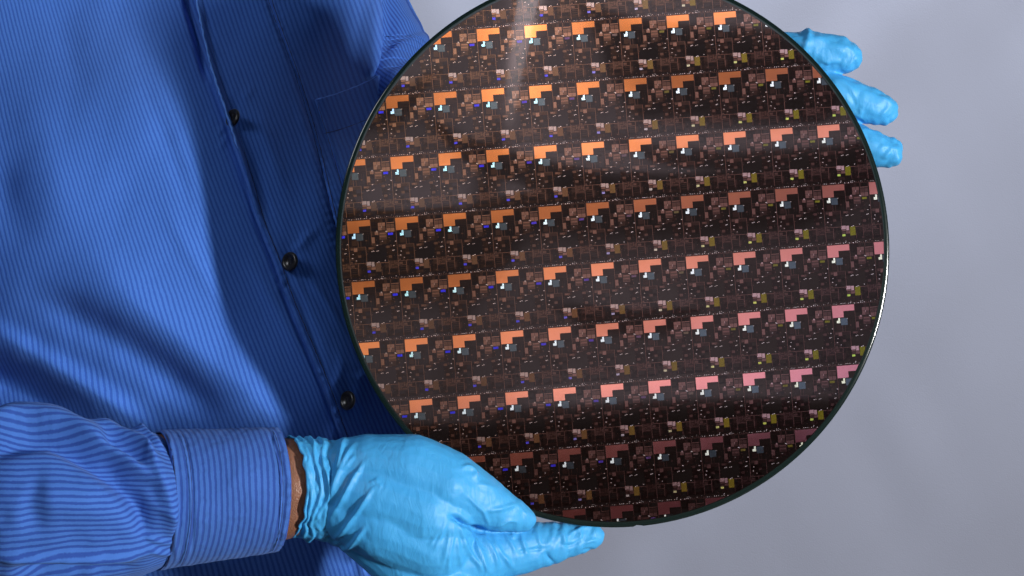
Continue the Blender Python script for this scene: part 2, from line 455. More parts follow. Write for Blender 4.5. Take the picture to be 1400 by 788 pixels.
R(36, 16.5, 41, 21, B1, 3); R(38, 15.5, 40, 17.5, PK, 4)
R(31.5, 24, 35.5, 32, B1, 2); R(31.5, 18, 35, 22, B3, 2)
R(42, 18, 52, 28, B2, 2); R(43, 19, 51, 20.2, B1, 3); R(42.5, 23, 51.5, 24, B1, 3); R(44, 26, 51, 26.8, B3, 3)
R(42, 29, 51, 34, B3, 2); R(26, 37, 33, 40, B2, 2); R(27, 38, 30, 38.8, B1, 3)
R(31, 16.6, 52, 17.1, B2, 3); R(34, 34.5, 45, 35.1, B2, 3)
R(6, 37, 11, 42, B1, 3); R(1.8, 37, 5.5, 40, B2, 3); R(1.8, 36, 22, 36.5, B2, 3)
R(11.3, 47.2, 15.7, 50.4, B2, 3); R(50.5, 36.8, 55, 40, B2, 3); R(52.7, 50, 57, 53.5, B2, 3)
R(36, 40, 50, 57, DK, 4); R(24, 44, 36, 56, DK, 2)
R(-.6, 0, -.1, 78, TL, 4); R(22.3, 36, 22.8, 60, TL, 4); R(10.3, 59, 10.8, 75, TL, 4); R(31, 0, 31.4, 35, TL, 4); R(52.5, 0, 52.9, 17, TL, 4)
R(0, 58, 22, 58.5, TL, 4); R(41.5, 59, 52, 59.5, TL, 4); R(0, 64, 10, 64.4, TL, 3); R(42, 68, 42.4, 76, TL, 3); R(52, 56, 52.4, 76, TL, 3)
# ornate block
for (a, b, c_, d_) in ((53, 57.5, 54, 68), (55, 59, 58.6, 60), (55, 61.4, 56, 67), (57.4, 62.4, 58.6, 64), (59.8, 57.5, 60.8, 63), (57, 66, 63.4, 67), (62.6, 59.4, 63.8, 64), (61, 60.6, 62, 61.8)): R(a, b, c_, d_, B2, 3)
R(52.6, 57, 64.6, 68.5, B3, 2)
R(1, 60, 5.5, 63, B2, 3); R(2, 66, 9.5, 67, B3, 3); R(2, 69, 9.5, 70, B3, 3); R(2, 72, 9.5, 73, B3, 3)
R(22, 57, 28.2, 61.8, PK, 3); R(28.8, 57.4, 32.6, 63.6, PK, 3); R(22.4, 62.4, 28, 64.4, B1, 3); R(28, 64.5, 33.6, 68, B1, 3)
R(22.5, 65.5, 27.5, 68, B2, 3)
for (u, v) in ((37.3, 35), (29.6, 43), (31.5, 42.4), (36.7, 43), (38.5, 42.4), (58.3, 43.2), (60.2, 42.8), (2.9, 50.3), (4, 45), (50.5, 16.6), (52, 17.4), (36, 58.4), (38, 57.6), (19.5, 18.3), (45, 30), (47, 56), (8, 54), (60, 37), (63, 31)):
    R(u, v, u+dr.uniform(1.0, 1.9), v+dr.uniform(.45, .75), DT, 5)
for _ in range(16):
    u = dr.uniform(1, 62); v = dr.uniform(18, 76); R(u, v, u+dr.uniform(.6, 1.2), v+.5, B1, 5)
# the dotted strip along the scribe line
u = 0.2
while u < 64:
    v = 80.2+dr.uniform(-.5, .5); R(u, v, u+dr.uniform(.8, 1.3), v+dr.uniform(.5, .9), DT if dr.random() < .62 else B1, 5)
    if dr.random() < .5: R(u+.8, 78+dr.uniform(-.8, .8), u+1.4+dr.uniform(0, .5), 78.7, DT if dr.random() < .35 else B2, 5)
    u += dr.uniform(2.0, 3.6)
R(-.4, 82, 65, 82.25, TL, 4)
SUBS = {'copper_block': [(0, 0, 30.6, 8.1, PD, 5), (0, 8.1, 15.2, 16.6, PD, 5)],
        'bright_mark': [(7.3, 17.3, 9.8, 21, MK, 6), (5.0, 20.8, 9.8, 24.2, MK, 6)],
        'grey_block': [(10.9, 17.9, 20, 27.3, GR, 4)],
        'grating_block': [(54.0, 19.4, 60.6, 22.4, LN, 4)],
        'olive_block': [(33.8, 58.8, 41.4, 71, OL, 4)],
        'lower_mark': [(22.6, 68.6, 26.8, 71.4, LW, 6)]}
PXM = DX/65.4; PZM = DZ/82.9; RCL = 0.1470
ring_n = [(math.cos(a), math.sin(a)) for a in np.linspace(0, 2*math.pi, 97)[:-1]]
def clip_circle(poly):
    if all(math.hypot(*p) < RCL*math.cos(math.pi/96) for p in poly): return poly
    for nx, nz in ring_n:
        if not poly: return poly
        dv = [p[0]*nx+p[1]*nz-RCL for p in poly]
        if max(dv) <= 0: continue
        o = []
        for i in range(len(poly)):
            a, b = poly[i], poly[(i+1) % len(poly)]; da, db = dv[i], dv[(i+1) % len(poly)]
            if da <= 0: o.append(a)
            if (da < 0 < db) or (db < 0 < da):
                t = da/(da-db); o.append((a[0]+(b[0]-a[0])*t, a[1]+(b[1]-a[1])*t))
        poly = o
    return poly
LAYER = 0.000035
def die_mesh(name, rects, ox, oz, do_clip):
    vs = []; fs = []; ms = []
    for (u0, v0, u1, v1, m, ly) in rects:
        x0, x1 = u0*PXM, u1*PXM; z0, z1 = -v1*PZM, -v0*PZM
        poly = [(x0, z0), (x1, z0), (x1, z1), (x0, z1)]
        if do_clip:
            q = clip_circle([(a+ox, b+oz) for a, b in poly])
            poly = [(a-ox, b-oz) for a, b in q]
            if len(poly) < 3: continue
        i = len(vs); y = -ly*LAYER
        vs += [(a, y, b) for a, b in poly]; fs.append(list(range(i, i+len(poly)))); ms.append(m)
    if not fs: return None
    me = bpy.data.meshes.new(name); me.from_pydata(vs, [], fs)
    used = sorted(set(ms))
    for u_ in used: me.materials.append(MATS[u_])
    me.polygons.foreach_set('material_index', [used.index(m) for m in ms]); me.update()
    return me
# layer order inside the die: give every rect of one layer its own tiny step so none share a plane
lay = [(a, b, c_, d_, m, ly+0.9*(i/len(lay))) for i, (a, b, c_, d_, m, ly) in enumerate(lay)]
full = die_mesh('die', lay, 0, 0, False); fsub = {n: die_mesh(n, r, 0, 0, False) for n, r in SUBS.items()}
TOPY = -0.0006
for j in range(-5, 6):
    for i in range(-1, 12):
        ox = OX+i*DX; oz = OZ-j*DZ
        cs = [(ox+a*DX, oz-b*DZ) for a in (-.01, 1) for b in (0, 1)]
        far = max(math.hypot(*c_) for c_ in cs)
        if min(math.hypot(ox+a*DX/6, oz-b*DZ/6) for a in range(7) for b in range(7)) > RCL-.001: continue
        clip = far > RCL-.0005
        me = die_mesh('die', lay, ox, oz, True) if clip else full
        if me is None: continue
        o = bpy.data.objects.new('die', me); C.objects.link(o); o.parent = wafer; o.location = (ox, TOPY, oz)
        for n, r in SUBS.items():
            sm = die_mesh(n, r, ox, oz, True) if clip else fsub[n]
            if sm is None: continue
            q = bpy.data.objects.new(n, sm); C.objects.link(q); q.parent = o

# substrate disc with rounded edge and notch
def disc():
    n = 512; prof = [(0, -.0006), (.10, -.0006), (RAD-.0030, -.0006), (RAD-.0026, -.00058), (RAD-.0010, -.00052), (RAD-.0005, -.00030), (RAD-.0001, -.0001), (RAD, .0001), (RAD-.0002, .0004), (RAD-.0007, .0006), (0.0, .0006)]
    bm = bmesh.new(); rings = []
    na = math.radians(-90+0.3)
    for r, y in prof:
        if r == 0: rings.append([bm.verts.new((0, y, 0))]); continue
        ring = []
        for i in range(n):
            a = 2*math.pi*i/n; rr = r
            da = abs((a-na+math.pi) % (2*math.pi)-math.pi)*RAD
            if r > RAD*.985 and da < .0016: rr = r-(.0016-da)*.9
            ring.append(bm.verts.new((rr*math.cos(a), y, rr*math.sin(a))))
        rings.append(ring)
    for k_ in range(len(rings)-1):
        A, B = rings[k_], rings[k_+1]
        for i in range(n):
            j = (i+1) % n
            if len(A) == 1: f = bm.faces.new((A[0], B[i], B[j]))
            elif len(B) == 1: f = bm.faces.new((A[i], B[0], A[j]))
            else: f = bm.faces.new((A[i], B[i], B[j], A[j]))
            f.material_index = 1 if 2 <= k_ <= 8 else 0
            f.smooth = k_ >= 2 and k_ < 9
    bmesh.ops.recalc_face_normals(bm, faces=bm.faces[:])
    me = bpy.data.meshes.new('substrate'); bm.to_mesh(me); bm.free(); return me
k = simple('dark_silicon', (0.006, 0.0035, 0.0035), .04, 0, 1.45, **{'Specular Tint': (1, .72, .66, 1)}); M_sil = k.m
k = simple('dark_green_edge', (0.005, 0.012, 0.011), .12, .0, 1.55)
M_edge = k.m
so = link('substrate', disc(), [M_sil, M_edge], wafer, smooth=False)

# ------------------------------------------------------------------ person
person = empty('person', P(250, 900, .2))
tag(person, 'person in a blue pinstripe shirt and light blue nitrile gloves holding up the dark wafer', 'person')
def adopt(o, parent):
    o.parent = parent; o.matrix_parent_inverse = Matrix.Translation(-Vector(person.location)) if parent is person else Matrix()
    return o

# --- shirt front: a depth surface over photo pixels
XP = [(-400, 150), (-200, 195), (0, 258), (150, 312), (300, 368), (450, 430), (600, 492), (788, 560), (1100, 640)]
XR = [(-400, 505), (-100, 516), (0, 523), (100, 526), (300, 570), (500, 640), (650, 650), (788, 610), (1100, 600)]
XL = [(-400, -20), (0, 0), (250, 45), (500, 112), (788, 200), (1100, 260)]
def interp(T): 
    ys = np.array([a for a, b in T], float); xs_ = np.array([b for a, b in T], float)
    def f(y):
        y = np.asarray(y, float)
        # smoothed by averaging the piecewise line
        return sum(np.interp(y+o, ys, xs_) for o in (-60, -30, 0, 30, 60))/5
    return f
xp, xr, xl = interp(XP), interp(XR), interp(XL)
base_d = tps([
    (-400, -300, .35), (-150, -300, .25), (100, -300, .235), (300, -300, .245), (520, -300, .30),
    (-400, 0, .30), (-100, 0, .165), (100, 0, .162), (225, 0, .182), (340, 0, .190), (420, 0, .205), (475, 0, .235), (500, 60, .285), (523, 0, .310),
    (-100, 130, .125), (60, 130, .100), (150, 130, .096), (262, 130, .103), (380, 130, .135), (470, 130, .215), (513, 130, .295),
    (-400, 250, .19), (-100, 250, .105), (0, 250, .082), (80, 250, .067), (180, 250, .066), (300, 240, .071), (400, 250, .092), (500, 250, .13), (570, 250, .2),
    (-100, 400, .11), (0, 400, .082), (100, 400, .060), (200, 400, .054), (338, 410, .054), (420, 400, .062), (520, 400, .10), (600, 400, .16),
    (-100, 520, .125), (0, 520, .115), (200, 540, .075), (400, 512, .046), (500, 520, .062), (600, 520, .12),
    (-400, 600, .22), (0, 640, .115), (220, 620, .09), (425, 590, .057), (520, 610, .09), (620, 640, .14),
    (-100, 788, .13), (200, 788, .10), (440, 740, .088), (540, 788, .11), (-400, 1050, .24), (100, 1050, .11), (500, 1050, .12)])
FOLDS = [
    ([(90, 330), (170, 410), (260, 480), (350, 550), (410, 640)], 40, 9, .3, .2),
    ([(20, 395), (110, 435), (205, 490), (320, 585)], 25, -9, .3, 0),
    ([(-60, 430), (40, 485), (130, 540), (230, 610)], 26, 11, .3, .3),
    ([(-60, 490), (30, 525), (130, 580)], 22, -10, .3, 0),
    ([(110, -60), (150, 60), (195, 170), (225, 280)], 42, 3.2, .4, 0),
    ([(60, -20), (95, 60), (110, 130)], 20, -2.2, .4, 0),
    ([(20, 80), (50, 160), (70, 250), (90, 330)], 30, 2.6, .4, 0),
    ([(-20, 200), (10, 270), (30, 350)], 28, -5, .4, 0),
    ([(175, 60), (210, 150), (245, 240), (270, 320)], 9, -1.0, .4, 0),
    ([(195, 60), (230, 150), (262, 230), (290, 320)], 9, .9, .4, 0),
    ([(215, 260), (260, 350), (320, 440)], 12, 1.4, .4, 0),
    ([(330, 340), (380, 420), (430, 520)], 14, 3.0, .4, 0),
    ([(365, 330), (400, 372), (425, 425)], 5, 1.2, .4, 0),
    ([(405, 365), (440, 400), (480, 470)], 6, 1.4, .4, 0),
    ([(398, 375), (425, 450), (450, 520)], 5, -1.2, .4, 0),
    ([(385, 330), (396, 345), (420, 330), (445, 300)], 6, 1.3, .4, 0),
    ([(330, 175), (352, 240), (380, 330)], 6, -1.2, .4, 0),
    ([(340, 120), (370, 200), (400, 300)], 12, 2.2, .4, 0),
    ([(470, 560), (450, 620), (430, 700)], 12, 3, .4, 0),
    ([(450, 545), (470, 500), (460, 470)], 6, 1.2, .4, 0),
    ([(470, 770), (492, 752), (500, 800)], 8, 4, .3, 0),
    ([(400, -30), (440, 60), (470, 160), (490, 240)], 12, 1.6, .4, 0),
    ([(430, 200), (450, 280), (470, 370)], 9, -1.8, .4, 0),
    ([(395, 100), (420, 180), (440, 260)], 8, 1.5, .4, 0),
]
for (bx_, by_) in ((320, 162), (398, 358), (477, 548)):
    FOLDS.append(([(bx_-3, by_-34), (bx_-1, by_), (bx_+12, by_+32)], 11, -1.8, .3, 0))
    FOLDS.append(([(bx_-26, by_+28), (bx_-10, by_+6)], 4, 1.3, .3, 0))
    FOLDS.append(([(bx_-22, by_+44), (bx_-6, by_+18)], 4, 1.2, .3, 0))
    FOLDS.append(([(bx_+10, by_-26), (bx_+30, by_-44)], 5, 1.2, .3, 0))
PL_EDGE = [(262, -60), (268, 0), (281, 60), (291, 100), (312, 160), (326, 205), (340, 250), (356, 310), (374, 350), (394, 410), (420, 470), (445, 530), (465, 590), (500, 680), (545, 800)]
SEAM2 = [(352, -60), (366, 0), (388, 60), (403, 100), (420, 155), (434, 205), (446, 260), (458, 310), (480, 380), (505, 450), (535, 530)]
GAP = [(248, -30), (256, 10), (268, 50), (276, 85), (285, 116)]
def shirt_fold(px, py):
    f = ridges(px, py, FOLDS)
    f = f+0.0022*vnoise(px/80, py/140, 4)+0.0008*vnoise(px/28+py/90, py/60, 8)
    return f
def shirt_fine(px, py):
    d, sg, t = seg_dist(px, py, smooth_pts(PL_EDGE))
    o = 0.0022*sstep(-3, 2.0, -sg*d)                      # the overlapping placket stands proud
    o = o+0.0013*np.exp(-((d)/3.2)**2)*(0.55+.45*np.sin(py*.35+np.sin(py*.11)*2))
    fade = 1-sstep(210, 330, py)
    o = o-0.0030*np.exp(-((sg*d-4.5)/2.2)**2)
    dm, sm, tm = seg_dist(px, py, [(494, 110), (508, 103), (524, 93)]); o = o-0.010*np.exp(-(dm/5.5)**2)*sstep(0, .3, tm)
    o = o+0.0065*np.exp(-((d-1)/3.4)**2)*fade
    d, sg, t = seg_dist(px, py, smooth_pts(GAP)); o = o-0.015*np.exp(-(d/4.4)**2)*np.clip(np.minimum(t+.3, 1-t)*4, 0, 1)
    d, sg, t = seg_dist(px, py, smooth_pts(SEAM2)); o = o-0.0020*np.exp(-(d/2.4)**2)+.0007*sstep(0, 4, sg*d)
    pk = 0.0005*np.exp(-(d/14)**2)*np.sin(py*.5+px*.2)     # tiny puckers along the stitching
    return o+pk
def shirt_d(px, py):
    px = np.asarray(px, float); py = np.asarray(py, float)
    e = np.clip((px-(xr(py)-34))/34, 0, 1)
    d = base_d(px, py)+0.055*(1-np.sqrt(np.clip(1-e*e, 0, 1)))
    return d-shirt_fold(px, py)-shirt_fine(px, py)
def shirt_uv(px, py):
    w_ = sstep(-420, 0, px-xp(py)+30)
    line = w_*(xp(py)-350)+(1-w_)*(xl(py)-45)
    u = px-line
    f = shirt_fold(px, py)
    # the right front is cut separately: its stripes do not continue those of the placket exactly
    u = u+f*500
    r_ = sstep(0, 1, (px-xp(py)-110)/100)
    u = u-r_*0.12*(px-xp(py)-110)
    return np.stack([u, py], -1)
rows = np.concatenate([np.arange(-330, -12, 12), np.arange(-12, 800, 2.6), np.arange(800, 1060, 12)])
cn = np.concatenate([np.linspace(-430, -12, 36)[:-1], np.arange(-12, 430, 2.3)])
fr = np.linspace(0, 1, 90)
Vs = []; UVs = []
PXg = []; PYg = []
for r_ in rows:
    rr = float(xr(r_)); last = rr-430
    xs_ = np.concatenate([cn, 430+last*fr[1:]]) if last > 0 else cn
    PXg.append(xs_); PYg.append(np.full(xs_.shape, r_))
PXg = np.array(PXg); PYg = np.array(PYg)
Dg = shirt_d(PXg, PYg); UVg = shirt_uv(PXg, PYg)
Vg = PA(PXg, PYg, Dg)
# back of the shirt: half ellipse from the right edge round to the left edge
R0 = Vg[:, -1]; L0 = Vg[:, 0]
th = np.linspace(0, math.pi, 40)[1:-1]
cen = (R0+L0)/2
bk = []
for t_ in th:
    q = R0*(1+math.cos(t_))/2+L0*(1-math.cos(t_))/2
    q = q.copy(); q[:, 1] += math.sin(t_)*.17; q[:, 0] += math.sin(t_)*0.0
    bk.append(q)
bk = np.stack(bk, 1)
Vfull = np.concatenate([Vg, bk], 1)
ub = UVg[:, -1:, :]+np.stack([np.arange(1, len(th)+1)*30.0, np.zeros(len(th))], -1)[None]
UVf = np.concatenate([UVg, ub], 1)
me = grid_mesh('shirt', Vfull, UVf, close_u=True)
shirt = adopt(link('shirt', me, M_shirt), person)

# stitching dashes along a path on a surface function
def stitches(name, pts_px, surf, step=3.0, length=2.2, width=.5, lift=.0001, mat=M_thread, parent=None):
    p = smooth_pts(pts_px, 3); L = np.r_[0, np.cumsum(np.hypot(*(p[1:]-p[:-1]).T))]
    vs = []; fs = []
    s0 = 0
    A = np.arange(0, L[-1]-length, step)
    def at(s): return np.interp(s, L, p[:, 0]), np.interp(s, L, p[:, 1])
    a = surf(*at(A)); b = surf(*at(A+length))
    for q in range(len(A)):
        va, vb = Vector(a[q]), Vector(b[q]); t = (vb-va)
        if t.length < 1e-6: continue
        sd = t.cross(Vector((0, 1, 0))).normalized()*width*U*.5
        up = Vector((0, -1, 0))*lift
        i = len(vs)
        vs += [va-sd, va+sd, vb+sd, vb-sd, va-sd*.5+up*2, va+sd*.5+up*2, vb+sd*.5+up*2, vb-sd*.5+up*2]
        fs += [(i, i+1, i+5, i+4), (i+1, i+2, i+6, i+5), (i+2, i+3, i+7, i+6), (i+3, i, i+4, i+7), (i+4, i+5, i+6, i+7)]
    me = bpy.data.meshes.new(name); me.from_pydata([tuple(v) for v in vs], [], fs)
    o = link(name, me, mat, None, smooth=False); o.parent = parent; o['kind'] = 'stuff'
    return o
def shirt_s(px, py): return PA(np.asarray(px, float), np.asarray(py, float), shirt_d(px, py))
def off(pts, dx): return [(a+dx, b) for a, b in pts]
stitches('stitching', off(PL_EDGE, 8), shirt_s, parent=shirt)
stitches('stitching', SEAM2, shirt_s, parent=shirt, width=.9, step=2.6)
stitches('stitching', off(SEAM2, 4.5), shirt_s, parent=shirt)

# --- chest pocket
PT = np.array([(430, 137), (455, 131), (484, 120), (505, 111), (524, 99)], float)
def pocket_grid():
    s = np.linspace(0, 1, 60); t = np.linspace(0, 1, 110)
    Lc = np.r_[0, np.cumsum(np.hypot(*(PT[1:]-PT[:-1]).T))]; Lc /= Lc[-1]
    tx = np.interp(s, Lc, PT[:, 0]); ty = np.interp(s, Lc, PT[:, 1])
    PX = np.zeros((len(t), len(s))); PY = PX.copy()
    for i, tt in enumerate(t):
        y = ty+tt*215
        PX[i] = np.minimum(tx+(xp(y)-xp(ty))*(.92-.25*s), 600); PY[i] = y
    S_, T_ = np.meshgrid(s, t)
    lift = 0.0016+0.0020*np.exp(-(T_*215/30)**2)+0.0008*np.exp(-(T_*215/2.5)**2)+0.0035*np.exp(-((S_-.86)/.16)**2)*np.exp(-(T_*215/40)**2)
    hem = -0.0009*np.exp(-((T_*215-47)/2.2)**2)
    edge = np.minimum(np.minimum(S_, 1-S_)*8, (1-T_)*20); lift = lift*np.clip(np.minimum(S_*10, 1)*np.minimum((1-T_)*20, 1), 0.15, 1)+hem
    dd_ = base_d(PX, PY)-shirt_fold(PX, PY)-shirt_fine(PX, PY)*.4
    e = np.clip((PX-(xr(PY)-34))/34, 0, 1)
    dd_ = dd_+0.055*(1-np.sqrt(np.clip(1-e*e, 0, 1)))
    return PX, PY, dd_-lift-.0012
PX_, PY_, PD_ = pocket_grid()
uv = shirt_uv(PX_, PY_); uv[..., 0] = uv[..., 0]*1.03+2.4
pk = link('pocket', grid_mesh('pocket', PA(PX_, PY_, PD_), uv), M_shirt); pk.parent = shirt
so_ = pk.modifiers.new('thickness', 'SOLIDIFY'); so_.thickness = .0008; so_.offset = 1
def pocket_s(px, py): return PA(np.asarray(px, float), np.asarray(py, float), shirt_d(px, py)-.0034)
stitches('stitching', [(a+12.5, b+46) for a, b in PT[:-1]], pocket_s, parent=pk)
stitches('stitching', [(a+1, b+3) for a, b in PT[:-1]], pocket_s, parent=pk, mat=M_thread_pale)
stitches('stitching', [(434, 142), (449, 190), (466, 250), (482, 310)], pocket_s, parent=pk)

# rolled edges of the placket and of the pocket mouth
def cord(name, pts_px, surf, r_px, mat, parent, lift=.0006, seg=8, step=2.0, wav=0.0):
    p = smooth_pts(pts_px, 3); L = np.r_[0, np.cumsum(np.hypot(*(p[1:]-p[:-1]).T))]
    A = np.arange(0, L[-1], step)
    X_ = np.interp(A, L, p[:, 0])+wav*np.sin(A*.42+np.sin(A*.13)*2); Y_ = np.interp(A, L, p[:, 1])
    c_ = surf(X_, Y_); c_[:, 1] -= lift
    T = np.gradient(c_, axis=0); T /= np.linalg.norm(T, axis=1, keepdims=True)
    a1 = np.cross(T, np.array([0, 1, 0])); a1 /= np.linalg.norm(a1, axis=1, keepdims=True); a2 = np.cross(T, a1)
    th = np.linspace(0, 2*math.pi, seg+1)[:-1]
    e = np.minimum(1, np.minimum(A, A[-1]-A)/8+.15)*(1+.25*np.sin(A*.37))
    V = c_[:, None]+r_px*U*e[:, None, None]*(a1[:, None]*np.cos(th)[None, :, None]+a2[:, None]*np.sin(th)[None, :, None])
    grid_mesh.period = 0
    uv = np.stack([np.broadcast_to(th[None]*1.2, V.shape[:2]), np.broadcast_to(A[:, None], V.shape[:2])], -1)
    o = link(name, grid_mesh(name, V, uv, close_u=True), mat); o.parent = parent
    return o
M_edge_lit = fabric('edge_highlight_cloth', 40, 0, light=(0.13, 0.32, 0.85), dark=(0.11, 0.28, 0.80))  # paler than the shirt: the light these edges catch is painted in
cord('placket_edge', [q for q in PL_EDGE if q[1] < 240], shirt_s, 1.4, M_edge_lit, shirt, lift=.0008, wav=.45)
cord('placket_edge', [q for q in PL_EDGE if q[1] >= 240], shirt_s, .7, M_shirt, shirt, lift=.0001, wav=.5)
cord('pocket_edge', [(a+.5, b) for a, b in PT], pocket_s, 1.5, M_edge_lit, pk, lift=.0008, wav=.3)
for q in (SEAM2, off(SEAM2, 5)): cord('seam', q, shirt_s, .55, M_thread, shirt, lift=.0001, wav=.3)
cord('seam', off(PL_EDGE[5:], 7), shirt_s, .5, M_thread, shirt, lift=.0001, wav=.3)
cord('seam', [(a+12.5, b+46) for a, b in PT[:-1]], pocket_s, .6, M_thread, pk, lift=.0003, wav=.3)
cord('seam', [(434, 142), (449, 190), (466, 250), (482, 310)], pocket_s, .5, M_thread, pk, lift=.0003, wav=.3)

# --- buttons
def button_mesh():
    bm = bmesh.new(); n = 40
    prof = [(0, .0011), (.0026, .0011), (.0034, .0019), (.0043, .0023), (.0051, .0020), (.0055, .0012), (.0053, .0002), (0, .0)]
    rr = []
    for r, h in prof:
        rr.append([bm.verts.new((0, 0, h))] if r == 0 else [bm.verts.new((r*math.cos(2*math.pi*i/n), r*math.sin(2*math.pi*i/n), h)) for i in range(n)])
    for A, B in zip(rr[:-1], rr[1:]):
        for i in range(n):
            j = (i+1) % n
            if len(A) == 1: bm.faces.new((A[0], B[i], B[j]))
            elif len(B) == 1: bm.faces.new((A[j], A[i], B[0]))
            else: bm.faces.new((A[i], B[i], B[j], A[j]))
    bmesh.ops.recalc_face_normals(bm, faces=bm.faces[:])
    me = bpy.data.meshes.new('button'); bm.to_mesh(me); bm.free(); return me
def thread_mesh():
    bm = bmesh.new()
    for sx in (-1, 1):
        for sy in (-1, 1):
            m = Matrix.Translation((sx*.0009, sy*.0009, .0012)) @ Matrix.Rotation(.5*sx*sy, 4, 'Z') @ Matrix.Diagonal((.0007, .0007, .0005, 1))
            bmesh.ops.create_cube(bm, size=1, matrix=m)
    me = bpy.data.meshes.new('thread'); bm.to_mesh(me); bm.free(); return me
bme = button_mesh(); tme = thread_mesh()
k = simple('button_hole_shadowless', (.02, .02, .03), .7)
bme.materials.append(M_button); tme.materials.append(k.m)
bme.polygons.foreach_set('use_smooth', [True]*len(bme.polygons))
for (bx_, by_, yaw, tilt) in ((320, 162, -.80, .25), (398, 358, -.62, .1), (477, 548, -.72, .12), (228, -60, -.6, .2), (540, 740, -.4, 0)):
    if by_ > 700: continue
    d_ = float(shirt_d(np.array([bx_]), np.array([by_]))[0])-.0058
    o = bpy.data.objects.new('button', bme); C.objects.link(o); o.parent = shirt
    o.location = P(bx_, by_, d_)
    z = Vector((math.sin(yaw)*math.cos(tilt), -math.cos(yaw)*math.cos(tilt), math.sin(tilt)))
    o.rotation_euler = z.to_track_quat('Z', 'Y').to_euler()
    q = bpy.data.objects.new('thread', tme); C.objects.link(q); q.parent = person
    q.matrix_world = Matrix.Translation(o.location)@o.rotation_euler.to_matrix().to_4x4()
    q.parent = o; q.matrix_parent_inverse = Matrix(); q.location = (0, 0, 0); q.rotation_euler = (0, 0, .4)

# --- near sleeve and cuff (arm across the lower left)
def tabf(T):
    xs_ = np.array([t[0] for t in T], float); V_ = np.array([t[1:] for t in T], float)
    def f(a):
        a = np.asarray(a, float)
        return [sum(np.interp(a+o, xs_, V_[:, k_]) for o in (-7, 0, 7))/3 for k_ in range(V_.shape[1])]
    return f
SL = tabf([(-330, 560, 850, .020), (-150, 556, 836, -.005), (0, 566, 822, -.022), (60, 569, 812, -.024), (110, 578, 806, -.024), (150, 583, 800, -.022), (185, 592, 793, -.020), (206, 591, 782, -.018), (222, 596, 774, -.016), (240, 606, 766, -.014), (262, 612, 758, -.013)])
SFOLD = [
    ([(-60, 600), (0, 578), (60, 577), (110, 596), (160, 625), (205, 655), (232, 682)], 11, 9.5, .25, -.4),
    ([(-60, 640), (20, 600), (70, 598), (120, 625), (165, 665), (195, 710), (205, 760)], 14, -9.5, .3, 0),
    ([(110, 582), (150, 590), (190, 618), (225, 650)], 7, 5.5, .3, -.3),
    ([(160, 588), (205, 632), (228, 680), (238, 750)], 13, 7.0, .3, -.3),
    ([(120, 600), (165, 640), (196, 690), (206, 755)], 12, -5.0, .3, 0),
    ([(130, 600), (170, 618), (205, 645)], 7, -6.0, .3, 0),
    ([(175, 586), (205, 600), (228, 625)], 5, 4.5, .3, 0),
    ([(-40, 760), (80, 765), (180, 762), (236, 745)], 7, 3.9, .3, 0),
    ([(0, 778), (100, 782), (200, 772)], 7, -4.5, .3, 0),
    ([(-40, 690), (60, 680), (140, 690), (200, 700)], 26, 3.8, .4, 0),
    ([(195, 735), (222, 742), (240, 738)], 4, 1.6, .3, 0),
    ([(200, 752), (225, 756), (240, 752)], 3.5, 1.4, .3, 0),
    ([(40, 640), (50, 690), (45, 740)], 16, -3.3, .4, 0),
    ([(205, 690), (225, 700), (240, 715)], 4, 1.2, .3, 0),
]
BULGE = 21
def ring_pt(a, t_, top, bot, dc, rd_k=.92, bulge=BULGE, extra=0.0, rough=None):
    h = (bot-top)/2; cy_ = (bot+top)/2
    py = cy_-h*np.sin(t_); px = a+bulge*np.cos(t_)
    rd = h*U*rd_k
    d = dc-rd*np.cos(t_)
    return px, py, d
def tube_surface(name, A, F, nt, folds, parent, mat, uvscale_v=1.0, bulge=BULGE, noise=1.0, extra=0, swap=False):
    th = np.linspace(0, 2*math.pi, nt+1)[:-1]+math.pi
    # finer on the camera side
    th = math.pi+np.interp(np.linspace(0, 1, nt+1)[:-1], [0, .16, .84, 1], [0, .45*math.pi, 1.55*math.pi, 2*math.pi])
    Ag, Tg = np.meshgrid(A, th, indexing='ij')
    top, bot, dc = F(A)
    px, py, d = ring_pt(Ag, Tg, top[:, None]-extra, bot[:, None]+extra, dc[:, None], bulge=bulge)
    V = PA(px, py, d)
    # normals by differences
    n1 = np.gradient(V, axis=0); n2 = np.roll(V, -1, 1)-np.roll(V, 1, 1)
    N = np.cross(n1, n2); N /= np.linalg.norm(N, axis=-1, keepdims=True)+1e-12
    Cn = V.mean(1, keepdims=True); N = N*np.sign(((V-Cn)*N).sum(-1, keepdims=True))
    f = ridges(px, py, folds)*sstep(-.15, .25, np.cos(Tg-0)*1.0)*(1-sstep(214, 232, Ag))
    f = f+noise*(0.0022*vnoise(Ag/45, Tg*2.2, 6)+0.0008*vnoise(Ag/16, Tg*6, 9))
    V = V+N*f[..., None]
    h = (bot-top)[:, None]/2
    circ = Tg*np.full_like(h, 105.0)
    uv = np.stack([Ag+bulge*0*Tg, circ+f*600], -1)
    grid_mesh.period = 2*math.pi*105.0
    me = grid_mesh(name, V, uv, close_u=True)
    o = link(name, me, mat); 
    return o, (V, N)
A_ = np.concatenate([np.arange(-330, -20, 10), np.arange(-20, 262, 1.8)])
sl, _ = tube_surface('sleeve', A_, SL, 230, SFOLD, person, M_sleeve)
adopt(sl, person)
CU = tabf([(205, 589, 781, -.016), (219, 588.5, 780, -.016), (300, 585.5, 768, -.014), (350, 584.5, 760, -.013), (376, 585, 756, -.013)])
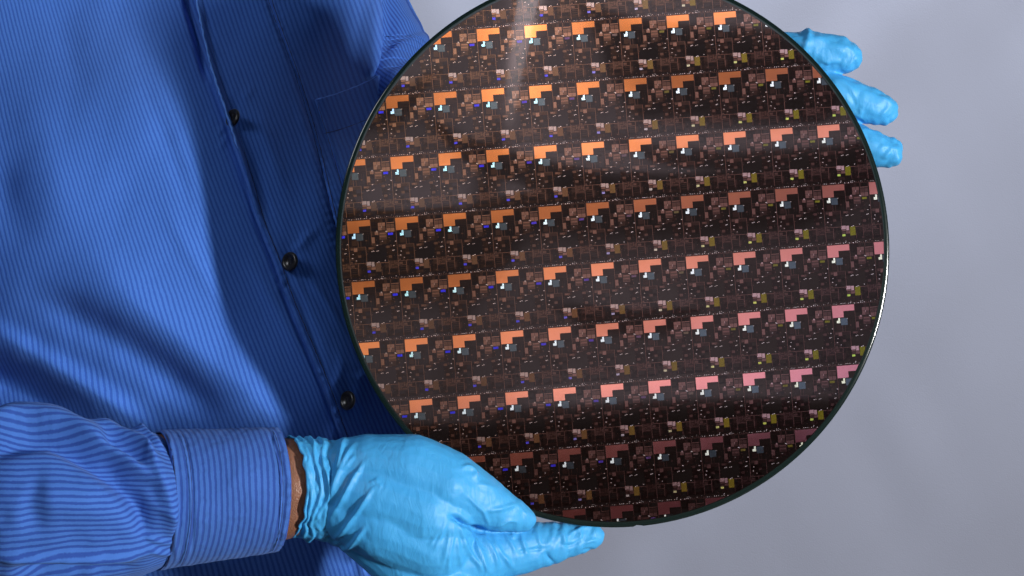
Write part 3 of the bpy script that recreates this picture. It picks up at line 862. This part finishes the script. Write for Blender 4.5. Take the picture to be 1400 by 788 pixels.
CF = [([(232, 592), (238, 640), (241, 700), (240, 770)], 3, .9, .1, 0),
      ([(250, 590), (261, 640), (265, 700), (262, 765)], 2.2, -.7, .1, 0),
      ([(366, 588), (385, 630), (389, 680), (380, 745)], 2.0, -.8, .1, 0),
      ([(300, 640), (340, 660), (380, 650)], 30, 1.2, .4, 0), ([(250, 740), (310, 735), (370, 720)], 18, -1.0, .4, 0)]
th_c = math.pi+np.interp(np.linspace(0, 1, 211)[:-1], [0, .16, .84, 1], [0, .45*math.pi, 1.55*math.pi, 2*math.pi])
def cuff():
    A = np.concatenate([[217, 216.2], np.arange(217, 377, 1.8), [377.3, 377.4, 376.8]])
    inn = np.concatenate([[3.5, .8], np.full(len(A)-5, 0), [.5, 1.6, 3.6]])
    Ag, Tg = np.meshgrid(A, th_c, indexing='ij')
    top, bot, dc = CU(A)
    px, py, d = ring_pt(Ag, Tg, (top+inn)[:, None], (bot-inn)[:, None], dc[:, None])
    V = PA(px, py, d); Cn = V.mean(1, keepdims=True); N = V-Cn; N[..., 0] = 0; N /= np.linalg.norm(N, axis=-1, keepdims=True)
    f = ridges(px, py, CF)*sstep(-.15, .25, np.cos(Tg))+0.0012*vnoise(Ag/50, Tg*2, 3)+.0004*vnoise(Ag/9, Tg*14, 5)*(1+2*np.exp(-((Ag-376)/8)**2))
    V = V+N*f[..., None]
    grid_mesh.period = 2*math.pi*90
    me = grid_mesh('cuff', V, np.stack([Ag+f*1200, Tg*90], -1), close_u=True)
    return link('cuff', me, M_cuff)
cu = adopt(cuff(), person)
cu.parent = sl; cu.matrix_parent_inverse = Matrix()
so_ = cu.modifiers.new('thickness', 'SOLIDIFY'); so_.thickness = .0012; so_.offset = -1
def cuff_s_factory(a0):
    def s_(tt, dummy):
        tt = np.asarray(tt, float)/100
        top, bot, dc = CU(np.full(tt.shape, a0)); px, py, d = ring_pt(np.full(tt.shape, a0), tt, top, bot, dc, extra=0)
        return PA(px, py, d-.0012)
    return s_
for a0, rr_ in ((241.5, .36), (366, .36), (219.5, .6)):
    cord('seam', [(-128, 0), (0, 0), (128, 0)], cuff_s_factory(a0), rr_, M_thread, cu, lift=-.0002, wav=0)
for a0 in (221, 241.5, 366):
    stitches('stitching', [(-128, 0), (0, 0), (128, 0)], cuff_s_factory(a0), step=3.4, length=2.0, parent=cu)

# --- general tube for hidden and half hidden sleeves
def tube(name, pts, mat, n=72, m_=90, folds=(), uvr=1.0, per=6.2, noisek=1.0):
    p = np.array([[*P(a, b, c_), r] for a, b, c_, r in pts])
    for _ in range(3):
        q = [p[0]]
        for a, b in zip(p[:-1], p[1:]): q += [a*.75+b*.25, a*.25+b*.75]
        q.append(p[-1]); p = np.array(q)
    L = np.r_[0, np.cumsum(np.linalg.norm(p[1:, :3]-p[:-1, :3], axis=1))]
    s_ = np.linspace(0, L[-1], m_); q = np.stack([np.interp(s_, L, p[:, k_]) for k_ in range(4)], -1)
    T = np.gradient(q[:, :3], axis=0); T /= np.linalg.norm(T, axis=1, keepdims=True)
    a1 = np.cross(T, np.array([0, 1, 0])); a1 /= np.linalg.norm(a1, axis=1, keepdims=True)
    a2 = np.cross(T, a1)
    th = np.linspace(0, 2*math.pi, n+1)[:-1]
    V = q[:, None, :3]+q[:, None, 3:]*(a1[:, None]*np.cos(th)[None, :, None]+a2[:, None]*np.sin(th)[None, :, None])
    N = V-q[:, None, :3]; N /= np.linalg.norm(N, axis=-1, keepdims=True)
    k_ = U*(1+V[..., 1]/D); px = V[..., 0]/k_+700; py = 394-V[..., 2]/k_
    f = ridges(px, py, folds)*(N[..., 1] < .3)+noisek*.004*vnoise(s_[:, None]/.05+0*th, th[None]*1.9+0*s_[:, None], 2)
    V = V+N*f[..., None]
    r0 = q[:, 3].mean()/U
    grid_mesh.period = 2*math.pi*r0
    uv = np.stack([np.broadcast_to(s_[:, None]/U, V.shape[:2]), th[None]*r0+f*700], -1)
    return link(name, grid_mesh(name, V, uv, close_u=True), mat)
SF2 = [([(524, 84), (545, 62), (575, 52), (602, 48)], 7.5, 1.93, .3, .3), ([(526, 100), (560, 88), (590, 70)], 10.0, -2.20, .3, 0), ([(528, 112), (548, 92), (580, 80)], 6.2, 1.65, .3, 0),
       ([(530, -30), (532, 30), (530, 80)], 10.0, -2.20, .3, 0), ([(540, 20), (560, 30), (585, 46)], 8.8, 0.88, .4, 0)]
s2 = tube('sleeve', [(375, -330, .40, .070), (385, -170, .42, .064), (415, -30, .425, .060), (462, 60, .42, .058), (520, 180, .38, .056), (640, 262, .25, .050), (780, 235, .14, .044), (900, 175, .088, .037)], M_sleeve, n=200, m_=420, folds=SF2)
adopt(s2, person)
c2 = tube('cuff', [(880, 170, .092, .039), (950, 150, .068, .035)], M_cuff, n=60, m_=20, noisek=.2)
c2.parent = s2
s3 = tube('sleeve', [(-150, -330, .36, .085), (-330, -150, .33, .072), (-420, 150, .25, .066), (-440, 450, .13, .064), (-400, 640, .06, .062), (-320, 690, .025, .056)], M_sleeve, n=60, m_=80)
adopt(s3, person); s3.name = 'upper_sleeve'

# ------------------------------------------------------------------ hands, gloves and body by merged tapered limbs
def blob(name, chains, voxel, smooth_it=6, mat=None, factor=.5):
    bm = bmesh.new()
    def ball(c, r, seg=20):
        bmesh.ops.create_uvsphere(bm, u_segments=seg, v_segments=seg//2+2, radius=r, matrix=Matrix.Translation(c))
    def cone(c0, r0, c1, r1, seg=22):
        v = c1-c0; L = v.length
        if L < 1e-6 or L <= abs(r0-r1): return
        # tangent cone between two spheres
        u_ = v/L; sa = (r0-r1)/L; ca = math.sqrt(1-sa*sa)
        a = u_.orthogonal().normalized(); b = u_.cross(a)
        A = []; B = []
        for i in range(seg):
            t = 2*math.pi*i/seg; dr_ = a*math.cos(t)+b*math.sin(t)
            A.append(bm.verts.new(c0+u_*r0*sa+dr_*r0*ca)); B.append(bm.verts.new(c1+u_*r1*sa+dr_*r1*ca))
        for i in range(seg):
            j = (i+1) % seg; bm.faces.new((A[i], A[j], B[j], B[i]))
        bm.faces.new(A[::-1]); bm.faces.new(B)
    for ch in chains:
        pts = [(P(a, b, c_), r) for a, b, c_, r in ch]
        for c_, r in pts: ball(c_, r)
        for (p0, r0), (p1, r1) in zip(pts[:-1], pts[1:]): cone(p0, r0, p1, r1)
    me = bpy.data.meshes.new(name); bm.to_mesh(me); bm.free()
    o = bpy.data.objects.new(name, me); C.objects.link(o)
    m = o.modifiers.new('r', 'REMESH'); m.mode = 'VOXEL'; m.voxel_size = voxel; m.use_smooth_shade = True
    m2 = o.modifiers.new('s', 'SMOOTH'); m2.factor = factor; m2.iterations = smooth_it
    dg = bpy.context.evaluated_depsgraph_get(); ev = o.evaluated_get(dg)
    me2 = bpy.data.meshes.new_from_object(ev); me2.name = name
    o.modifiers.clear(); o.data = me2
    if mat: me2.materials.clear(); me2.materials.append(mat)
    me2.polygons.foreach_set('use_smooth', [True]*len(me2.polygons))
    return o
def displace(o, R, noise=None):
    me = o.data; n = len(me.vertices)
    co = np.empty(n*3, 'f'); me.vertices.foreach_get('co', co); co = co.reshape(-1, 3).astype(float)
    no = np.empty(n*3, 'f'); me.vertices.foreach_get('normal', no); no = no.reshape(-1, 3).astype(float)
    px, py = pix(co)
    f = ridges(px, py, R)*(sstep(.35, -.05, no[:, 1]))
    if noise is not None: f = f+noise(px, py, co)
    co = co+no*f[:, None]
    me.vertices.foreach_set('co', co.reshape(-1).astype('f')); me.update()

def wd_(px, py, off_, r): return plane_d(px, py)+off_
def H(px, py, off_mm, rpx): 
    "hand point: offset in mm from the wafer plane (negative = nearer the camera), radius in photo pixels"
    return (px, py, plane_d(px, py)+off_mm/1000, rpx*U)
hand1 = [
    [H(476, 640, -15, 41), H(510, 640, -18, 46), H(560, 645, -21, 50), H(606, 664, -22, 50)],
    [H(480, 668, -17, 46), H(520, 680, -20, 54), H(580, 700, -22, 56), H(604, 706, -21, 47)],
    [H(480, 697, -15, 46), H(530, 715, -18, 56), H(590, 740, -17, 56)],
    [H(486, 710, -8, 44), H(530, 745, -8, 46), H(600, 800, -8, 56), H(625, 850, -4, 52)],
    [H(480, 674, -2, 38), H(520, 720, 8, 46), H(600, 790, 14, 50)],
    # web between thumb and index
    [H(590, 722, -16, 50), H(622, 728, -10, 30), H(655, 735, -5, 22)],
    # thumb
    [H(560, 660, -20, 46), H(606, 664, -22, 50), H(650, 683, -18, 38.5), H(684, 699, -14, 28.5), H(706, 707, -11, 21), H(717, 711.5, -9, 15.5)],
    # index
    [H(590, 765, -10, 52), H(640, 762, -5, 46), H(668, 757, 0, 39.5), H(715, 749, 5, 35), H(752, 742.5, 8, 29), H(785, 737, 10, 22.5), H(811, 734, 11.5, 15.5)],
    # middle, ring, little: curled under, below the frame
    [H(600, 820, 2, 50), H(670, 850, 12, 34), H(730, 850, 32, 28), H(735, 835, 55, 22)],
    [H(590, 850, 14, 44), H(660, 880, 28, 32), H(715, 875, 50, 27), H(715, 855, 70, 20)],
    [H(560, 850, 26, 38), H(620, 890, 45, 28), H(670, 885, 66, 24), H(680, 865, 84, 18)],
]
GR1 = [
    ([(490, 602), (478, 614), (466, 642), (457, 662), (449, 690)], 3.6, 2.17, .35),
    ([(474, 594), (469, 603), (465, 630), (457, 650)], 3.2, 2.03, .3),
    ([(507, 622), (491, 642), (480, 662), (466, 687), (446, 717)], 3.4, 2.17, .4),
    ([(519, 659), (507, 671), (498, 687), (482, 710), (462, 735), (446, 740)], 3.2, 2.17, .4),
    ([(503, 717), (487, 738), (475, 751), (462, 752)], 3.2, 1.89, .35),
    ([(488, 619), (475, 635), (468, 650)], 3.0, 1.16, .4),
    ([(506, 657), (512, 663)], 2.6, .6, .4), ([(511, 654), (518, 662)], 2.4, .6, .4), ([(516, 660), (523, 668)], 2.4, .5, .4),
    # deep crease of the web and the strands that run from it
    ([(610, 706), (620, 708), (628, 711), (635, 718), (650, 724), (668, 728)], 3.6, -3.4, .25),
    ([(624, 708), (632, 715), (640, 721)], 3.5, -2.0, .3),
    ([(612, 709), (601, 735), (591, 761)], 3.0, 1.0, .4),
    ([(606, 716), (596, 732), (584, 752)], 2.6, .7, .4),
    ([(616, 712), (611, 748), (604, 780)], 2.8, 1.1, .4),
    ([(621, 710), (618, 739), (612, 769), (613, 790)], 2.8, 1.2, .35),
    ([(629, 713), (633, 739), (642, 759), (657, 773), (659, 790)], 3.2, 1.6, .3),
    ([(624, 716), (625, 745), (630, 770), (632, 790)], 2.8, .9, .4),
    ([(638, 722), (652, 744), (663, 765), (665, 790)], 3.2, 1.4, .35),
    ([(645, 733), (652, 752), (662, 775), (676, 788)], 2.6, 1.0, .35),
    ([(655, 727), (672, 748), (680, 769), (682, 786)], 3.2, 1.5, .35),
    ([(672, 729), (680, 752), (699, 773), (706, 782)], 3.2, 1.4, .35),
    ([(687, 728), (701, 746), (706, 760)], 3.0, 1.1, .4),
    ([(710, 729), (716, 746), (723, 763)], 3.0, 1.2, .4),
    ([(698, 728), (704, 738)], 2.6, .8, .4),
    ([(733, 722), (736, 739), (742, 750)], 2.8, 1.0, .4),
    ([(746, 752), (751, 766), (760, 770)], 2.6, -1.3, .4),
    ([(700, 757), (726, 752), (755, 749)], 2.6, -.8, .4),
    ([(757, 722), (768, 728), (772, 740), (768, 752)], 3, 1.2, .4),
    ([(772, 737), (785, 726), (804, 720), (820, 722)], 2.6, 1.1, .35),
    ([(762, 742), (778, 748), (790, 742), (800, 730)], 2.4, -1.0, .35),
    ([(796, 745), (808, 738), (820, 740)], 2.4, 1.0, .35),
    ([(790, 755), (802, 750), (815, 752)], 2.2, -.7, .4),
    ([(788, 722), (795, 731), (792, 742)], 2.2, .7, .4),
    # thumb
    ([(635, 675), (652, 692), (661, 699), (666, 712), (672, 724)], 2.6, .9, .3),
    ([(661, 699), (682, 697), (700, 691), (712, 690)], 3.4, 1.2, .3),
    ([(672, 722), (686, 719), (697, 711), (712, 716)], 2.4, .8, .3),
    ([(628, 640), (640, 638), (648, 643), (650, 652), (656, 658)], 3.2, 1.5, .3),
    ([(648, 662), (664, 664), (682, 672)], 4.0, .8, .4),
    ([(600, 690), (620, 668), (640, 652)], 18, 1.2, .4),
    ([(704, 690), (716, 700), (724, 712)], 2.4, .7, .4),
    ([(560, 600), (600, 612), (628, 632)], 10, .8, .4),
]
def gn1(px, py, co):
    x = co[:, 0]; y = co[:, 1]; z = co[:, 2]
    a = vnoise((x*.8+z*1.0)/.007, (y+z*.3-x*.3)/.016, 3)
    b = vnoise(x/.0028, (z-x*.6)/.0045, 5)
    m = sstep(640, 760, px)
    return a*.0006+b*(.00015+.0009*m)
g1 = blob('glove', hand1, .0007, 9, M_glove)
displace(g1, GR1, gn1)
adopt(g1, person)

# flared cuff of the near glove, crumpled rings
def glove_cuff(name, F, A, folds, bulge):
    Ag, Tg = np.meshgrid(A, th_c, indexing='ij')
    top, bot, dc = F(A)
    px, py, d = ring_pt(Ag, Tg, top[:, None], bot[:, None], dc[:, None], rd_k=.66, bulge=bulge)
    wob = (2.8*vnoise(Tg*1.9, Ag*0, 2)+1.8*vnoise(Tg*5.5, Ag*0, 4))*np.exp(-((Ag-A[0])/14)**2)*2.2
    px = px+wob
    V = PA(px, py, d); Cn = V.mean(1, keepdims=True); N = V-Cn; N[..., 0] = 0; N /= np.linalg.norm(N, axis=-1, keepdims=True)
    w1 = 12.0*vnoise(Tg*1.6, Ag*0, 11); w2 = 4.0*vnoise(Tg*1.7, Ag*0, 12)
    f = 0
    for c_, wd, h in ((A[0]+1.5, 2.0, 1.3), (A[0]+9, 2.2, .8), (A[0]+18, 2.4, 1.2), (A[0]+29, 2.8, 1.3)):
        cc = c_+w1*(c_-A[0])/18+w2*np.sin(Tg*1.3+c_)*.8
        f = f+h*1e-3*np.exp(-((Ag-cc)/wd)**2)*(.55+1.6*vnoise(Tg*1.9, Ag*0+c_, 7)+.2)
    f = f+ridges(px, py, folds)*sstep(-.1, .2, np.cos(Tg))
    f = f+.0012*vnoise(Ag/5, Tg*7, 3)+.0020*vnoise(Ag/9, Tg*2.6, 6)
    V = V+N*f[..., None]
    me = grid_mesh(name, V, None, close_u=True)
    o = link(name, me, M_glove); s_ = o.modifiers.new('thickness', 'SOLIDIFY'); s_.thickness = .0004; s_.offset = 0
    return o
GC = tabf([(400, 598, 731, 0), (408, 599, 733, 0), (416, 600, 736, 0), (424, 601, 738, 0), (438, 600, 738, 0), (452, 602, 742, 0), (462, 604, 748, 0), (470, 610, 746, 0), (482, 632, 726, 0)])
def GCF(a):
    t_, b_, d_ = GC(a); return t_, b_, np.full(len(a), plane_d(440, 665)-.0115)
gc = glove_cuff('glove_cuff', GCF, np.arange(399, 480, .9), [([(408, 601), (420, 640), (428, 680), (418, 725)], 2.5, .8, .2)], 17)
gc.parent = g1

# --- far hand: fingers come out from behind the wafer on the right
fo = [
    [H(1000, 95, 30, 30), H(1050, 70, 17, 25), H(1100, 67, 13, 25.5), H(1142, 74, 13, 26), H(1156, 78, 13, 22.5)],
    [H(1000, 130, 30, 31), H(1080, 112, 18, 26), H(1140, 128, 13, 27), H(1190, 145, 13, 25), H(1209, 151.5, 13, 20)],
    [H(1000, 170, 30, 30), H(1090, 168, 20, 26), H(1160, 192, 14, 27), H(1200, 206, 13, 24), H(1214, 208.5, 13, 21.5)],
    [H(1000, 205, 30, 27), H(1080, 222, 22, 23), H(1130, 245, 15, 22), H(1160, 256, 13, 18)],
    [H(905, 165, 60, 42), H(960, 120, 42, 44), H(1000, 95, 30, 30)],
    [H(905, 165, 60, 42), H(960, 145, 42, 46), H(1000, 130, 30, 32)],
    [H(905, 175, 60, 42), H(960, 170, 42, 46), H(1000, 170, 30, 32)],
    [H(905, 180, 60, 40), H(955, 195, 42, 42), H(1000, 205, 30, 28)],
    [H(925, 120, 52, 34), H(930, 70, 32, 28), H(925, 30, 18, 24), H(920, 5, 13, 19)],
]
GR2 = [
    ([(1092, 44), (1106, 42), (1104, 58), (1096, 78)], 4, 1.5, .3), ([(1098, 60), (1120, 52), (1140, 55)], 4, .8, .4),
    ([(1118, 88), (1128, 82), (1136, 92)], 3, 1.0, .4), ([(1122, 98), (1134, 98), (1150, 100)], 3, .9, .4),
    ([(1126, 92), (1140, 88), (1152, 92)], 3, -.9, .4),
    ([(1150, 62), (1160, 66), (1170, 76)], 3, .9, .4), ([(1156, 92), (1166, 84), (1174, 74)], 3, .9, .4), ([(1146, 84), (1158, 74)], 3, -.7, .4),
    ([(1136, 106), (1150, 112), (1164, 122), (1172, 132)], 3.5, 1.2, .4), ([(1156, 128), (1166, 134), (1170, 148)], 3, -1.0, .4),
    ([(1160, 152), (1172, 156), (1186, 166)], 3, 1.0, .4), ([(1174, 148), (1180, 158)], 3, .9, .4),
    ([(1196, 130), (1208, 134), (1222, 148)], 3, .8, .4), ([(1200, 160), (1212, 152), (1216, 140)], 3, .9, .4), ([(1206, 166), (1222, 160), (1228, 150)], 3, -.7, .4),
    ([(1184, 184), (1200, 186), (1214, 194)], 3.4, 1.0, .4), ([(1204, 220), (1214, 210), (1222, 200)], 3, 1.0, .4),
    ([(1200, 208), (1214, 204), (1228, 212)], 3, -.8, .4), ([(1212, 224), (1226, 220), (1234, 208)], 3, .8, .4),
]
def gn2(px, py, co):
    x = co[:, 0]; y = co[:, 1]; z = co[:, 2]
    t_ = np.maximum(sstep(1140, 1175, px)*(py < 104), sstep(1190, 1225, px))
    return .0011*vnoise((x+z*.6)/.008, (z-x*.2+y)/.005, 3)+(.0006+.0007*t_)*vnoise((x+z*.3)/.0028, (z-x*.5)/.0042, 5)+.0011*np.abs(vnoise((x*.4+z)/.0045, (x-z*.7)/.011, 8))
g2 = blob('glove', fo, .0009, 7, M_glove); displace(g2, GR2, gn2); adopt(g2, person)
gc2 = tube('glove_cuff', [(880, 172, .088, .0195), (925, 160, .070, .0205)], M_glove, n=60, m_=30, noisek=.3); gc2.parent = g2

# --- the body inside the clothes: one continuous figure, skin shows at the wrist
def shrink(ch, k_): return [[(a, b, c_, max(r-k_, .004)) for a, b, c_, r in c0] for c0 in ch]
body_ch = [
    [(50, -240, .40, .075), (50, 100, .31, .09), (60, 400, .26, .10), (60, 1000, .26, .10)],
    [(260, -240, .40, .075), (280, 100, .33, .09), (300, 400, .25, .095), (300, 1000, .25, .10)],
    [(-160, -240, .40, .07), (-100, 100, .33, .09), (-120, 400, .28, .10), (-120, 1000, .28, .10)],
    [(-150, -330, .38, .055), (150, -360, .40, .06), (375, -330, .40, .055)],
    [(150, -360, .40, .055), (150, -520, .39, .052)],
    [(-150, -330, .36, .055), (-330, -150, .33, .05), (-420, 150, .25, .045), (-430, 480, .12, .042), (-390, 660, .05, .040), (-150, 690, 0, .040), (150, 685, -.018, .033)],
    [(150, 660, -.018, .026), (330, 650, -.013, .0220), (402, 643, -.0225, .0170), (440, 642, -.018, .0155), (480, 645, -.022, .015)],
    [(150, 710, -.018, .026), (330, 694, -.013, .0230), (402, 690, -.0225, .0172), (440, 690, -.018, .0160), (480, 695, -.022, .015)],
    [(330, 672, -.016, .0230), (402, 667, -.0250, .0178), (440, 667, -.021, .0165), (480, 668, -.024, .015)],
    [(375, -330, .40, .05), (415, -30, .425, .040), (462, 60, .42, .038), (525, 185, .38, .034), (640, 262, .25, .032), (780, 235, .14, .030), (905, 170, .075, .016)],
]
body = blob('body', body_ch+shrink(hand1, .0085)+shrink(fo, .0028), .0035, 2, M_skin, .4)
adopt(body, person)

# the gloved parts named for what they are
for o in (shirt, body, sl, s2, s3, g1, g2): pass
